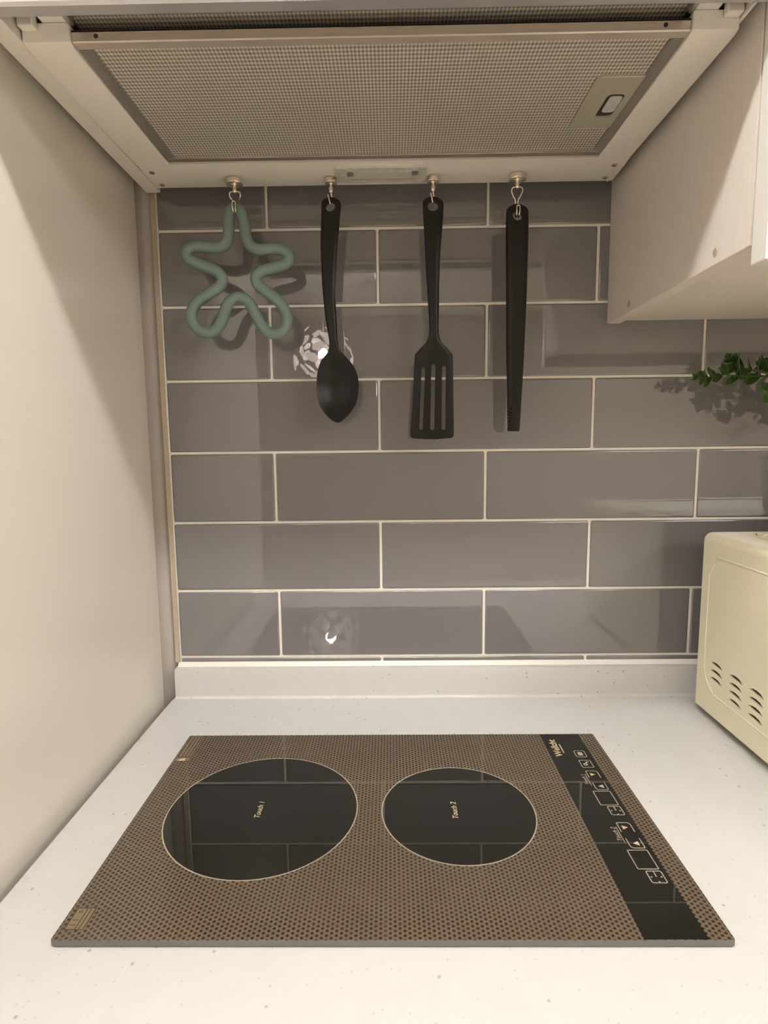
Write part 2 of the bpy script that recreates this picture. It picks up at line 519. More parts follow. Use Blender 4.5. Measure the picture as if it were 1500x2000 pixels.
# lower rear band with folded lip
band = prism([(-0.0905, 0.7110), (-0.0905, 0.7160), (-0.0300, 0.7160), (-0.0300, 0.7095), (-0.0322, 0.7088), (-0.0720, 0.7100)], 'x', -0.1372, 0.4583)
bmesh.ops.bevel(band, geom=[e for e in band.edges if abs(e.verts[0].co.x - e.verts[1].co.x) < 1e-6], offset=0.0005, segments=1, affect='EDGES')
obj('rear_band', band, 'hood', t)
obj('side_flange', box(-0.1575, -0.1387, -0.3380, -0.0130, 0.7105, 0.752, 0.0008, 2), 'hood', t)
obj('side_flange', box(0.4571, 0.4595, -0.3380, -0.0130, 0.7150, 0.752, 0.0008, 2), 'hood', t)
for x0, x1, sgn in ((-0.1370, -0.0968, -1), (0.4186, 0.4568, 1)):
    rail = prism([(-0.3100, 0.7085), (-0.3040, 0.7075), (-0.0920, 0.7090), (-0.0920, 0.7230), (-0.3100, 0.7230)], 'x', x0, x1, 0.0012, 2)
    r = obj('rail', rail, 'hood', t)
    xo = x0 if sgn < 0 else x1
    obj('rail_clip', box(min(xo - sgn * 0.001, xo - sgn * 0.014), max(xo - sgn * 0.001, xo - sgn * 0.014), -0.3180, -0.3102, 0.7165, 0.7290, 0.001, 2), 'hood', r)
    obj('rail_stop', box(min(xo - sgn * 0.017, xo - sgn * 0.039), max(xo - sgn * 0.017, xo - sgn * 0.039), -0.3300, -0.3040, 0.7235, 0.7330, 0.0015, 2), 'white', r)
for x, y in ((-0.1260, -0.0725), (-0.1260, -0.0400), (0.4455, -0.0725), (0.4457, -0.0405)):
    zb = 0.7100 if y < -0.06 else 0.7092
    s = obj('screw', lathe([(0.0, -0.0014), (0.0022, -0.0012), (0.0033, -0.0006), (0.0036, 0.0004), (0.0036, 0.002)], 20), 'screw', t, (x, y, zb))
    obj('screw_slot', box(-0.0022, 0.0022, -0.0004, 0.0004, -0.0017, -0.0011), 'dark', s, (x, y, zb), (0, 0, 0.6))
    s.children[0].matrix_parent_inverse = Matrix.Translation(-Vector((x, y, zb)))
# lamp lens under the band
ln = obj('lamp_cover', prism(rrect(0.1015, 0.2150, -0.0800, -0.0400, 0.003), 'z', 0.7074, 0.7120, 0.0010, 2), 'lens', t)
for i in range(26):
    x = 0.1130 + i * 0.0037
    obj('lens_rib', box(x, x + 0.0016, -0.0700, -0.0490, 0.7069, 0.7076), 'lens', ln)
for x in (0.1135, 0.1975):
    obj('lens_clip', box(x, x + 0.007, -0.0790, -0.0745, 0.7064, 0.7077, 0.0004, 1), 'lens', ln)
for x in (0.1160, 0.1965):
    obj('lens_socket', box(x, x + 0.008, -0.0725, -0.0600, 0.7068, 0.7076, 0.0003, 1), 'steel', ln)
obj('lens_tube', box(0.1200, 0.2000, -0.0520, -0.0490, 0.7066, 0.7073, 0.0003, 1), 'olive', ln)
# grease filter
fr = bmesh.new()
FX0, FX1, FY0, FY1 = -0.0966, 0.4184, -0.3075, -0.0960
MX0, MX1, MY0, MY1 = -0.0860, 0.4075, -0.2965, -0.1045
box(FX0, FX1, MY1, FY1, 0.7105, 0.7170, 0.0009, 2, fr)
merge(fr, prism([(FX0, 0.7100), (FX0, 0.7170), (MX0, 0.7170), (MX0, 0.7128), (MX0 - 0.0014, 0.7118)], 'y', MY0, MY1))
merge(fr, prism([(FX1, 0.7100), (FX1, 0.7170), (MX1, 0.7170), (MX1, 0.7128), (MX1 + 0.0014, 0.7118)], 'y', MY0, MY1))
filt = obj('filter_frame', fr, 'steel', t)
obj('front_bar', prism([(FY0, 0.7102), (FY0 + 0.0012, 0.7095), (MY0, 0.7108), (MY0, 0.7180), (FY0, 0.7180)], 'x', FX0, FX1, 0.0003, 1), 'bar', filt)
obj('filter_mesh', box(MX0 - 0.002, MX1 + 0.002, MY0 - 0.002, MY1 + 0.002, 0.7132, 0.7160), 'mesh', filt)
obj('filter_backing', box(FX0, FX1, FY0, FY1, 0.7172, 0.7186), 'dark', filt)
for x in (-0.0760, 0.3975):
    obj('rivet_hole', lathe([(0.0, -0.0003), (0.0018, -0.0003), (0.0018, 0.0003)], 14), 'dark', filt, (x, FY0, 0.7140), (PI / 2, 0, 0))
# latch plate with finger slot
plate = [(0.3640, -0.1560), (0.3640, -0.2400), (0.3690, -0.2450), (0.4085, -0.2450), (0.4085, -0.1560)]
pm = finish(prism(plate, 'z', 0.7108, 0.7136, 0.0006, 1), 'latch_plate', 35)
pm = boolean_cut(pm, [prism(rrect(0.3840, 0.4015, -0.2175, -0.1770, 0.005), 'z', 0.70, 0.7126)])
pm.materials.clear()
lp = obj('latch_plate', pm, 'olive', filt)
obj('latch_tongue', prism(rrect(0.3880, 0.4008, -0.2120, -0.1850, 0.003), 'z', 0.7114, 0.7130, 0.0005, 1), 'lens', lp)
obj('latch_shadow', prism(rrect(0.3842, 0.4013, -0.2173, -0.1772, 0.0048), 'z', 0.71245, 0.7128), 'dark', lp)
# front slide-out with its own mesh strip and the visor
obj('front_mesh', box(-0.0960, 0.4180, -0.3370, -0.2600, 0.7285, 0.7300), 'mesh', t)
for x in (-0.0975, 0.4150):
    obj('slide_bracket', box(x, x + 0.004, -0.3370, -0.3080, 0.7220, 0.7284), 'steel', t)
vis = [(-0.3395, 0.7080), (-0.3420, 0.7068), (-0.3520, 0.7068), (-0.3545, 0.7085), (-0.3560, 0.7150), (-0.3560, 0.7700), (-0.3395, 0.7700)]
obj('visor', prism(vis, 'x', -0.1650, 0.4640), 'visor', t)

# ------------------------------------------------------------------ induction cooktop
CX, CY = 0.1635, -0.2905
t = cook = thing('induction_cooktop', 'two-zone glass induction cooktop with bronze dot pattern', 'cooktop', (CX, CY, 0))
TOPZ = 0.0062
slab = prism(rrect(-0.2555, 0.2555, -0.1525, 0.1525, 0.002, 3), 'z', 0.0012, TOPZ, 0.0005, 2)
gp = obj('glass_plate', slab, 'glass', t, (CX, CY, 0))
MT['rim'] = mat_soft('rim_grey', (0.115, 0.105, 0.105), (0.14, 0.13, 0.13), 20, 0.25)
gp.data.materials.append(MT['rim'])
for p in gp.data.polygons:
    if p.normal.z < 0.9: p.material_index = 1
obj('edge_rim', prism(rrect(CX - 0.2547, CX + 0.2547, CY - 0.1517, CY + 0.1517, 0.002, 3), 'z', 0.0002, 0.0036), 'rim', t)
obj('underside', box(CX - 0.235, CX + 0.235, CY - 0.135, CY + 0.135, 0.0001, 0.0014), 'dark', t)
e = 0.00008
panel = obj('control_panel', box(0.3517, 0.3998, CY - 0.1518, CY + 0.1518, TOPZ - 0.0002, TOPZ + e), 'blackg', t)


def flat(name, pts, mat, parent, z=TOPZ + 2 * e, th=0.00006):
    return obj(name, prism(pts, 'z', z - th, z), mat, parent, smooth=0)


def stroke(path, wd, closed=False, bm=None):
    """flat printed line of width wd along a polyline (x,y)"""
    b = bm or bmesh.new(); z = TOPZ + 2 * e
    p = [Vector((*q, 0)) for q in path]; n = len(p)
    Ls, Rs = [], []
    for i in range(n):
        a = p[(i - 1) % n] if closed or i > 0 else p[i]
        c = p[(i + 1) % n] if closed or i < n - 1 else p[i]
        d1 = (p[i] - a).normalized() if (p[i] - a).length > 1e-9 else (c - p[i]).normalized()
        d2 = (c - p[i]).normalized() if (c - p[i]).length > 1e-9 else d1
        tn = (d1 + d2).normalized(); nr = Vector((-tn.y, tn.x, 0))
        k = wd / 2 / max(0.5, nr.dot(Vector((-d1.y, d1.x, 0))))
        Ls.append(b.verts.new(p[i] + nr * k + Vector((0, 0, z)))); Rs.append(b.verts.new(p[i] - nr * k + Vector((0, 0, z))))
    for i in range(n if closed else n - 1):
        j = (i + 1) % n
        b.faces.new((Ls[i], Rs[i], Rs[j], Ls[j]))
    return b


def circ(cx, cy, r, n=72):
    return [(cx + r * math.cos(2 * PI * i / n), cy + r * math.sin(2 * PI * i / n)) for i in range(n)]


for nm, cx, cy, r, txt in (('1', 0.0345, -0.2885, 0.0955, 'Touch 1'), ('2', 0.2315, -0.2905, 0.0765, 'Touch 2')):
    zo = flat('cooking_zone', circ(cx, cy, r), 'blackg', t, TOPZ + e)
    obj('zone_ring', stroke(circ(cx, cy, r), 0.0012, True), 'silverp', zo, smooth=0)
    tm = text_mesh(txt, 0.0080, 0.25, 0.00010)
    o = obj('zone_lettering', tm, 'gold', zo, (cx - 0.0035, cy, TOPZ + 2 * e), (0, 0, PI / 2), smooth=0)


def rr_icon(x0, x1, y0, y1, wd=0.0009, r=0.0022):
    return stroke(rrect(x0, x1, y0, y1, r, 4), wd, True)


def key(bm, name='touch_key'):
    return obj(name, bm, 'silverp', panel, smooth=0)


# lock and timer keys
k = key(rr_icon(0.3818, 0.3938, -0.1925, -0.1786))
flat('key_symbol', rrect(0.3850, 0.3906, -0.1892, -0.1820, 0.0008, 3), 'silverp', k)
k = key(rr_icon(0.3815, 0.3942, -0.2143, -0.1996, r=0.0008))
obj('key_symbol', stroke(circ(0.3868, -0.2080, 0.0019, 18), 0.0012, True), 'gold', k, smooth=0)
obj('key_symbol', stroke([(0.3872, -0.2064), (0.3895, -0.2030), (0.3915, -0.2035)], 0.0013), 'gold', k, smooth=0)
for s, yt in ((0, -0.2213), (1, -0.3100)):
    y = yt
    b = stroke([(0.3820, y - 0.0133), (0.3820, y - 0.0006), (0.3826, y), (0.3922, y), (0.3938, y - 0.0012), (0.3945, y - 0.0030), (0.3945, y - 0.0133)], 0.0009)
    k = key(b)
    flat('arrow', [(0.3852, y - 0.0040), (0.3852, y - 0.0098), (0.3905, y - 0.0068)], 'gold', k)
    b = stroke([(0.3822, y - 0.0222), (0.3822, y - 0.0325), (0.3830, y - 0.0345), (0.3848, y - 0.0353), (0.3940, y - 0.0353), (0.3948, y - 0.0345), (0.3948, y - 0.0222)], 0.0009)
    k = key(b)
    flat('arrow', [(0.3915, y - 0.0262), (0.3915, y - 0.0322), (0.3862, y - 0.0290)], 'gold', k)
    obj('key_rule', stroke([(0.3794, y - 0.0060), (0.3794, y - 0.0280)], 0.0007), 'silverp', panel, smooth=0)
    tm = text_mesh('Touch %d' % (s + 1), 0.0058, 0.25, 0.00006)
    obj('key_lettering', tm, 'silverp', panel, (0.3762, y - 0.0165, TOPZ + 2 * e), (0, 0, PI / 2), smooth=0)
    key(rr_icon(0.3772, 0.3951, y - 0.0612, y - 0.0380, r=0.0009), 'display_window')
    k = key(rr_icon(0.3826, 0.3954, y - 0.0770, y - 0.0636, r=0.0016))
    yc = y - 0.0703
    obj('power_symbol', stroke([(0.3890, y - 0.0640), (0.3890, y - 0.0703)], 0.0010), 'silverp', k, smooth=0)
    for dx, dy in ((-0.0042, 0.0), (0.0042, 0.0), (0.0, -0.0056)):
        flat('power_dot', circ(0.3890 + dx, yc + dy, 0.0008, 10), 'silverp', k)
# maker's lettering
tm = text_mesh('Wellcht', 0.0118, 0.0, 0.00030)
obj('brand_lettering', tm, 'gold', panel, (0.3626, -0.1718, TOPZ + 2 * e), (0, 0, PI / 2), smooth=0)
obj('model_rule', stroke([(0.3694, -0.1835), (0.3694, -0.1635)], 0.0016), 'silverp', panel, smooth=0)
obj('panel_mark', stroke([(0.3570, -0.4025), (0.3995, -0.4025)], 0.0003), 'brownp', panel, smooth=0)
# printed plates at the left corners
lab = flat('warning_label', rrect(-0.0890, -0.0735, -0.1985, -0.1405, 0.0006, 2), 'pale', t, TOPZ + e)
for x in (-0.0885, -0.0842, -0.0800, -0.0758):
    obj('label_line', stroke([(x, -0.1900), (x, -0.1412)], 0.0014), 'brownp', lab, smooth=0)
obj('label_line', stroke([(-0.0888, -0.1895), (-0.0740, -0.1895)], 0.0016), 'brownp', lab, smooth=0)
obj('label_line', stroke([(-0.0888, -0.1982), (-0.0740, -0.1982)], 0.0014), 'brownp', lab, smooth=0)
flat('warning_triangle', [(-0.0862, -0.1972), (-0.0775, -0.1972), (-0.0790, -0.1910), (-0.0850, -0.1935)], 'gold', lab)
lab = flat('rating_label', rrect(-0.0866, -0.0722, -0.4334, -0.4128, 0.0004, 2), 'pale', t, TOPZ + e)
obj('label_line', stroke(rrect(-0.0866, -0.0722, -0.4334, -0.4128, 0.0004, 2), 0.0010, True), 'brownp', lab, smooth=0)
for x in (-0.0786, -0.0756):
    obj('label_line', stroke([(x, -0.4330), (x, -0.4132)], 0.0009), 'brownp', lab, smooth=0)
obj('label_mark', stroke(circ(-0.0826, -0.4165, 0.0011, 14), 0.0007, True), 'brownp', lab, smooth=0)
for yy in (-0.4245, -0.4290):
    obj('label_mark', stroke([(-0.0850, yy), (-0.0802, yy)], 0.0008), 'brownp', lab, smooth=0)

# ------------------------------------------------------------------ utensils (hang about 52 mm off the wall)
UY = -0.052
TRIVET = [(-38.4, 652.6), (-38.5, 666.3), (-34.9, 673.1), (-28.8, 675.5), (-22.4, 672.9), (-18.2, 662.3), (-17.5, 647.2), (-16.6, 635.9), (-11.0, 625.7), (-1.8, 622.4), (8.8, 623.6), (22.1, 625.3), (32.7, 623.2), (40.0, 616.2), (38.9, 608.6), (30.7, 603.0), (18.7, 600.6), (5.3, 598.9), (-4.2, 593.9), (-7.9, 586.3), (-4.8, 579.9), (5.7, 572.0), (18.7, 562.8), (29.1, 552.4), (34.8, 540.7), (33.7, 527.7), (26.7, 518.6), (15.8, 516.2), (6.5, 518.9), (-1.3, 528.1), (-7.5, 542.5), (-13.1, 554.2), (-20.1, 562.7), (-28.1, 565.4), (-37.5, 563.6), (-45.2, 555.9), (-49.1, 544.3), (-53.8, 530.1), (-62.3, 520.4), (-71.2, 519.2), (-81.2, 521.3), (-90.3, 528.0), (-93.8, 539.7), (-91.9, 551.4), (-83.3, 561.6), (-70.9, 567.9), (-58.5, 574.2), (-50.2, 580.5), (-47.9, 586.8), (-52.2, 595.8), (-62.6, 601.1), (-75.8, 605.1), (-87.6, 609.1), (-94.6, 615.5), (-96.0, 621.9), (-90.6, 628.4), (-79.9, 629.5), (-68.1, 627.2), (-54.8, 625.7), (-44.8, 628.1), (-40.5, 635.0), (-38.8, 643.8)]
pts = [Vector((x, UY, z)) for x, z in mm(TRIVET)]
for _ in range(1):      # even out the traced outline a little
    pts = [(pts[i - 1] + 2 * pts[i] + pts[(i + 1) % len(pts)]) / 4 for i in range(len(pts))]
tag(obj('trivet', tube(catmull(pts, 3, True), 0.0074, 14, True), 'mint', smooth=80),
    'sage green silicone star outline trivet hanging from the leftmost hook', 'trivet')


def loft(L, R, thick, yc, bowl=None, sub=3, ns=9, tilt=None):
    """solid with a front outline L/R (x,z), thickness and depth given as functions of z"""
    Lp = catmull([(x, 0, z) for x, z in L], sub); Rp = catmull([(x, 0, z) for x, z in R], sub)
    bm = bmesh.new(); rings = []
    ss = [math.sin(PI / 2 * (-1 + 2 * i / (ns - 1))) for i in range(ns)]
    for a, c in zip(Lp, Rp):
        zc = (a.z + c.z) / 2; hw = (c.x - a.x) / 2; xc = (a.x + c.x) / 2
        th = min(thick(zc) / 2, hw * 1.2); y0 = yc(zc); bo = bowl(zc, hw) if bowl else 0
        ring = []
        for s in ss:
            z = a.z + (c.z - a.z) * (s + 1) / 2
            ring.append(bm.verts.new((xc + hw * s, y0 + bo * (1 - s * s) - th * math.sqrt(max(0, 1 - s ** 4)), z)))
        for s in ss[-2:0:-1]:
            z = a.z + (c.z - a.z) * (s + 1) / 2
            ring.append(bm.verts.new((xc + hw * s, y0 + bo * (1 - s * s) + th * math.sqrt(max(0, 1 - s ** 4)), z)))
        rings.append(ring)
    n = len(rings[0])
    for A, B in zip(rings, rings[1:]):
        for i in range(n):
            bm.faces.new((A[i], A[(i + 1) % n], B[(i + 1) % n], B[i]))
    bm.faces.new(rings[0]); bm.faces.new(rings[-1][::-1])
    return bm


def lerp(tbl):
    def f(z):
        z *= 1000
        if z >= tbl[0][0]: return tbl[0][1] / 1000
        for (a, va), (b, vb) in zip(tbl, tbl[1:]):
            if z >= b: return (vb + (va - vb) * (z - b) / (a - b)) / 1000
        return tbl[-1][1] / 1000
    return f


def cyl_y(x, z, rx, rz, ang=0.0, n=24):
    out = []
    for i in range(n):
        u, v = rx * math.cos(2 * PI * i / n), rz * math.sin(2 * PI * i / n)
        out.append((x + u * math.cos(ang) - v * math.sin(ang), z + u * math.sin(ang) + v * math.cos(ang)))
    return prism(out, 'y', UY - 0.03, UY + 0.03)


# spoon
SPL = mm([(89.7, 685.5), (83.7, 683.1), (81.7, 679.4), (81.3, 675.7), (81.0, 664.5), (79.9, 645.8), (79.1, 627.0), (79.5, 601.7), (80.3, 576.1), (81.8, 556.8), (83.6, 534.8), (86.3, 517.9), (88.0, 505.4), (87.5, 498.2), (84.7, 491.7), (77.0, 482.6), (72.4, 472.0), (70.4, 462.1), (69.5, 450.8), (69.9, 440.1), (71.4, 429.4), (74.9, 420.6), (81.2, 411.8), (87.5, 405.6), (91.6, 402.6), (95.6, 401.0)])
SPR = mm([(97.5, 685.4), (103.4, 682.8), (105.9, 679.1), (106.5, 675.3), (105.3, 664.2), (103.3, 645.5), (100.9, 626.7), (99.1, 601.4), (97.6, 575.9), (97.5, 556.6), (98.7, 534.6), (99.0, 517.7), (99.5, 505.3), (101.0, 498.1), (104.6, 491.4), (113.8, 482.1), (121.2, 471.4), (124.4, 461.5), (125.7, 450.2), (124.7, 439.5), (122.8, 428.8), (118.6, 420.1), (111.9, 411.4), (105.3, 405.4), (102.0, 402.6), (98.6, 401.0)])
sp_th = lerp([(686, 3.2), (660, 3.6), (620, 6.5), (540, 8.5), (505, 7.0), (480, 3.4), (400, 2.6)])
sp_y = lerp([(686, -52), (620, -52), (540, -55), (500, -55), (450, -51), (400, -54)])
me = finish(loft(SPL, SPR, sp_th, sp_y, bowl=lambda z, hw: 0.011 * max(0, min(1, (0.497 - z) / 0.03)) * min(1, hw / 0.027) ** 1.5), 'spoon', 60)
t = thing('spoon', 'black nylon serving spoon hanging between the green trivet and the turner', 'spoon', (0.095, UY, 0.40))
me = boolean_cut(me, [cyl_y(0.0932, 0.6735, 0.0062, 0.0050, 0.55)])
me.materials.clear()
obj('spoon_body', me, 'nylon', t)
t.children[0]['label'] = 'black spoon with hanging hole'

# slotted turner
TUL = mm([(219.1, 684.1), (213.2, 681.8), (210.9, 677.5), (211.2, 668.8), (212.5, 643.9), (214.0, 612.4), (215.9, 574.3), (217.6, 548.6), (218.9, 522.7), (218.6, 514.2), (217.5, 509.0), (215.1, 503.8), (208.1, 496.7), (203.3, 491.5), (201.0, 488.3), (199.6, 483.7), (196.7, 428.0), (194.4, 397.0), (193.4, 384.8), (194.7, 381.4), (197.4, 379.7), (216.6, 377.9)])
TUR = mm([(228.2, 684.0), (234.1, 681.4), (237.4, 677.1), (237.4, 668.4), (235.8, 643.5), (233.2, 612.2), (232.2, 574.1), (231.6, 548.4), (231.2, 522.5), (231.6, 514.1), (232.9, 508.8), (234.9, 503.6), (241.7, 496.3), (246.4, 491.0), (248.6, 487.7), (249.8, 483.1), (250.9, 427.3), (251.6, 396.4), (251.8, 384.2), (250.5, 380.8), (247.4, 379.2), (228.2, 377.8)])
tu_th = lerp([(686, 3.2), (660, 3.6), (620, 6.5), (540, 8.5), (515, 7.0), (490, 3.0), (377, 2.0)])
tu_y = lerp([(686, -52), (620, -52), (540, -55), (500, -56), (377, -52)])
t = thing('slotted_turner', 'black nylon slotted turner hanging between the spoon and the tongs', 'turner', (0.223, UY, 0.378))
cut = [cyl_y(0.2240, 0.6722, 0.0068, 0.0056)]
for (x0, z0), (x1, z1), hw in (((0.2110, 0.469), (0.2078, 0.3928), 0.0023), ((0.2242, 0.4728), (0.2228, 0.3927), 0.0027), ((0.2380, 0.4707), (0.2378, 0.3925), 0.0025)):
    out = []
    for i in range(9):
        a = PI * i / 8; out.append((x0 + hw * math.cos(a), z0 + hw * math.sin(a)))
    for i in range(9):
        a = PI + PI * i / 8; out.append((x1 + hw * math.cos(a), z1 + hw * math.sin(a)))
    cut.append(prism(out, 'y', UY - 0.03, UY + 0.03))
me = boolean_cut(finish(loft(TUL, TUR, tu_th, tu_y), 'turner', 60), cut)
me.materials.clear()
obj('turner_body', me, 'nylon', t)

# tongs: two flat arms closed against each other, joined at the top
TOL = mm([(326.7, 673.3), (320.9, 670.9), (318.0, 667.2), (317.8, 661.0), (318.0, 642.3), (318.7, 611.0), (319.6, 572.9), (320.3, 534.3), (320.8, 495.3), (322.1, 455.8), (323.1, 415.8), (323.8, 390.2), (324.1, 387.5)])
TOR = mm([(335.8, 673.1), (341.7, 670.6), (345.0, 666.8), (345.4, 660.6), (345.5, 641.9), (345.1, 610.6), (344.5, 572.5), (343.6, 534.0), (342.5, 495.0), (341.3, 455.6), (339.7, 415.6), (338.6, 390.0), (338.1, 387.3)])
t = thing('tongs', 'black closed kitchen tongs hanging from the rightmost hook', 'tongs', (0.331, UY, 0.387))
for dy in (-0.0058, 0.0058):
    yf = lerp([(675, -52), (655, -52 + dy * 500), (560, -52 + dy * 1000), (387, -52 + dy * 600)])
    me = boolean_cut(finish(loft(TOL, TOR, lerp([(675, 5.5), (560, 4.5), (387, 5.0)]), yf), 'arm', 60), [cyl_y(0.3315, 0.6588, 0.0066, 0.0064)])
    me.materials.clear()
    a = obj('arm', me, 'nylon', t)
    if dy < 0:
        for i in range(7):
            z = 0.394 + i * 0.0042
            obj('tooth', tube([(0.3238, UY - 0.0020, z), (0.3238, UY - 0.0068, z), (0.3270, UY - 0.0080, z + 0.0004)], 0.0011, 6), 'nylon', a)


# magnetic hooks
def hook_magnet(name, x, y, r, label):
    t = thing(name, label, 'hook', (x, y, 0.7088), 'magnetic hooks under the range hood')
    obj('magnet', lathe([(0.0, 0.7015), (r * 0.45, 0.7015), (r * 0.47, 0.7021), (r * 0.86, 0.7021), (r * 0.96, 0.7026), (r, 0.7036), (r, 0.7078), (r * 0.97, 0.7088), (0.0, 0.7088)], 32, None, (x, y, 0)), 'nickel', t)
    return t


for x, hx, hz, label in ((-0.0292, -0.0286, 0.6755, 'wide magnetic loop hook holding the green star trivet'),
                         (0.3312, 0.3315, 0.6588, 'wide magnetic loop hook holding the black tongs')):
    y = UY
    t = hook_magnet('magnetic_hook', x, y, 0.0106, label)
    obj('stud', lathe([(0.0, 0.6928), (0.0024, 0.6930), (0.0030, 0.6940), (0.0022, 0.6965), (0.0026, 0.7018)], 16, None, (x, y, 0)), 'nickel', t)
    low = hz - 0.0005 if hx > 0 else hz - 0.0095
    top = 0.6835 if hx < 0 else 0.6790
    fr_ = hz + 0.0112 if hx > 0 else hz + 0.0035
    yb = UY + (0.0052 if hx > 0 else 0.0092); yf = UY - (0.0062 if hx > 0 else 0.0092)
    half = []
    for s in (-1, 1):
        half.append([(x + s * 0.0022, y, 0.6948), (x + s * 0.0060, y, 0.6935), (x + s * 0.0068, y + 0.001, 0.6895), (x + s * 0.0040, (y + yb) / 2, 0.6850 - (0 if hx < 0 else 0.0015)),
                     (hx + s * 0.0016, yb - 0.001, top), (hx + s * 0.0014, yb, low + 0.004), (hx + s * 0.0015, (yb + UY) / 2, low), (hx + s * 0.0016, (yf + UY) / 2, low), (hx + s * 0.0018, yf, low + 0.004), (hx + s * 0.0020, yf, fr_ - 0.002)])
    path = half[0] + [(hx - 0.0010, yf, fr_), (hx + 0.0010, yf, fr_)] + half[1][::-1]
    obj('wire', tube(catmull(path, 5), 0.00085, 8), 'nickel', t, smooth=80)
for x, hx, hz, label in ((0.0940, 0.0936, 0.6770, 'small magnetic swivel hook holding the black spoon'),
                         (0.2243, 0.2238, 0.6770, 'small magnetic swivel hook holding the slotted turner')):
    y = UY + 0.002
    t = hook_magnet('magnetic_hook', x, y, 0.0079, label)
    obj('stud', lathe([(0.0, 0.6915), (0.0024, 0.6916), (0.0028, 0.6922), (0.0028, 0.6975), (0.0019, 0.6982), (0.0019, 0.7018)], 16, None, (x, y, 0)), 'nickel', t)
    low = hz - 0.0012
    path = [(x, y, 0.6925), (x + 0.0006, y + 0.002, 0.6885), (x + 0.0018, UY + 0.0048, 0.6840), (hx + 0.0012, UY + 0.0050, low + 0.003), (hx + 0.0006, UY + 0.002, low),
            (hx, UY - 0.002, low), (hx - 0.0008, UY - 0.0046, low + 0.002), (hx - 0.0022, UY - 0.0052, low + 0.0078), (hx - 0.0034, UY - 0.0050, low + 0.0112)]
    obj('wire', tube(catmull(path, 5), 0.0010, 8), 'nickel', t, smooth=80)

# ------------------------------------------------------------------ microwave
MXL, MXR, MYB, MYF, MZ0, MZ1 = 0.588, 1.035, -0.060, -0.395, 0.0105, 0.2500
t = mw = thing('microwave', 'pale cream yellow microwave oven on the right of the counter', 'microwave', (0.81, -0.23, 0))
bm = box(MXL, MXR, MYF, MYB, MZ0, MZ1)
bmesh.ops.bevel(bm, geom=[e_ for e_ in bm.edges if abs(e_.verts[0].co.y - e_.verts[1].co.y) > 0.1 and e_.verts[0].co.z > 0.2], offset=0.011, segments=5, affect='EDGES', profile=0.5)
cut = []; slots = []
for ci, (yc, nz_) in enumerate(((-0.1060, 3), (-0.1485, 4), (-0.1885, 4), (-0.2285, 4), (-0.2685, 4))):
    for i in range(nz_):
        z = 0.0815 - i * 0.0104
        hl = 0.0130
        sl = [(yc - hl, z - 0.0012), (yc - hl * 0.55, z + 0.0020), (yc, z + 0.0030), (yc + hl * 0.55, z + 0.0024), (yc + hl, z + 0.0004), (yc + hl, z - 0.0006), (yc + hl * 0.5, z - 0.0014), (yc - hl * 0.5, z - 0.0022), (yc - hl * 0.95, z - 0.0024)]
        cut.append(prism(sl, 'x', MXL - 0.01, MXL + 0.006)); slots.append((yc, z))
allc = bmesh.new()
for c_ in cut: merge(allc, c_)
me = boolean_cut(finish(bm, 'casing', 35), [allc])
me.materials.clear()
obj('casing', me, 'micro', t)
liner = None
for yc, z in slots:
    if liner is None:
        liner = finish(box(0.0, 0.0005, -0.0128, 0.0128, -0.0022, 0.0022), 'vent_slot', 0)
    obj('vent_slot', liner, 'dark', t, (MXL + 0.0022, yc, z))
# shallow pressed outline on the side and on the top
def rim(pts3, r): return tube(catmull(pts3, 3, True), r, 8, True)
side = [(MXL + 0.0004, y, z) for y, z in rrect(-0.375, -0.0770, 0.0400, 0.2220, 0.036, 5)]
obj('side_emboss', rim(side, 0.0013), 'micro', t, smooth=80)
top = [(x, y, MZ1 + 0.0002) for x, y in rrect(0.632, 0.995, -0.350, -0.088, 0.032, 5)]
obj('top_emboss', rim(top, 0.0022), 'micro', t, smooth=80)
dr = obj('door', box(MXL + 0.002, MXR - 0.10, MYF - 0.022, MYF - 0.0005, MZ0 + 0.002, MZ1 - 0.002, 0.004, 3), 'micro', t)
obj('window', prism(rrect(MXL + 0.04, MXR - 0.145, 0.055, 0.205, 0.012), 'y', MYF - 0.0228, MYF - 0.0215), 'blackg', dr)
obj('handle', tube(catmull([(MXR - 0.117, MYF - 0.022, 0.05), (MXR - 0.117, MYF - 0.045, 0.06), (MXR - 0.117, MYF - 0.045, 0.19), (MXR - 0.117, MYF - 0.022, 0.20)], 5), 0.006), 'nickel', dr)
cp = obj('control_panel', box(MXR - 0.098, MXR - 0.002, MYF - 0.020, MYF - 0.0005, MZ0 + 0.002, MZ1 - 0.002, 0.004, 3), 'micro', t)
for z in (0.085, 0.165):
    obj('knob', lathe([(0.0, 0.022), (0.018, 0.021), (0.021, 0.018), (0.023, 0.0)], 28), 'micro', cp, (MXR - 0.05, MYF - 0.020, z), (PI / 2, 0, 0))
for x in (MXL + 0.03, MXR - 0.03):
    for y in (MYF + 0.03, MYB - 0.03):
        obj('foot', lathe([(0.0, 0.0), (0.009, 0.0), (0.010, 0.0105)], 16), 'dark', t, (x, y, 0))

# ------------------------------------------------------------------ plant on the microwave
PXC, PYC = 0.830, -0.122
t = thing('potted_plant', 'small leafy green plant reaching in at the right edge', 'plant', (PXC, PYC, MZ1))
pot = obj('pot', lathe([(0.0, 0.0), (0.038, 0.0), (0.042, 0.004), (0.052, 0.085), (0.055, 0.090), (0.053, 0.093), (0.049, 0.090), (0.047, 0.082), (0.0, 0.080)], 32, None, (PXC, PYC, MZ1 + 0.0022)), 'pot', t)
obj('soil', lathe([(0.0, 0.086), (0.030, 0.0845), (0.0475, 0.0825)], 24, None, (PXC, PYC, MZ1 + 0.0022), cap=False), 'soil', pot)


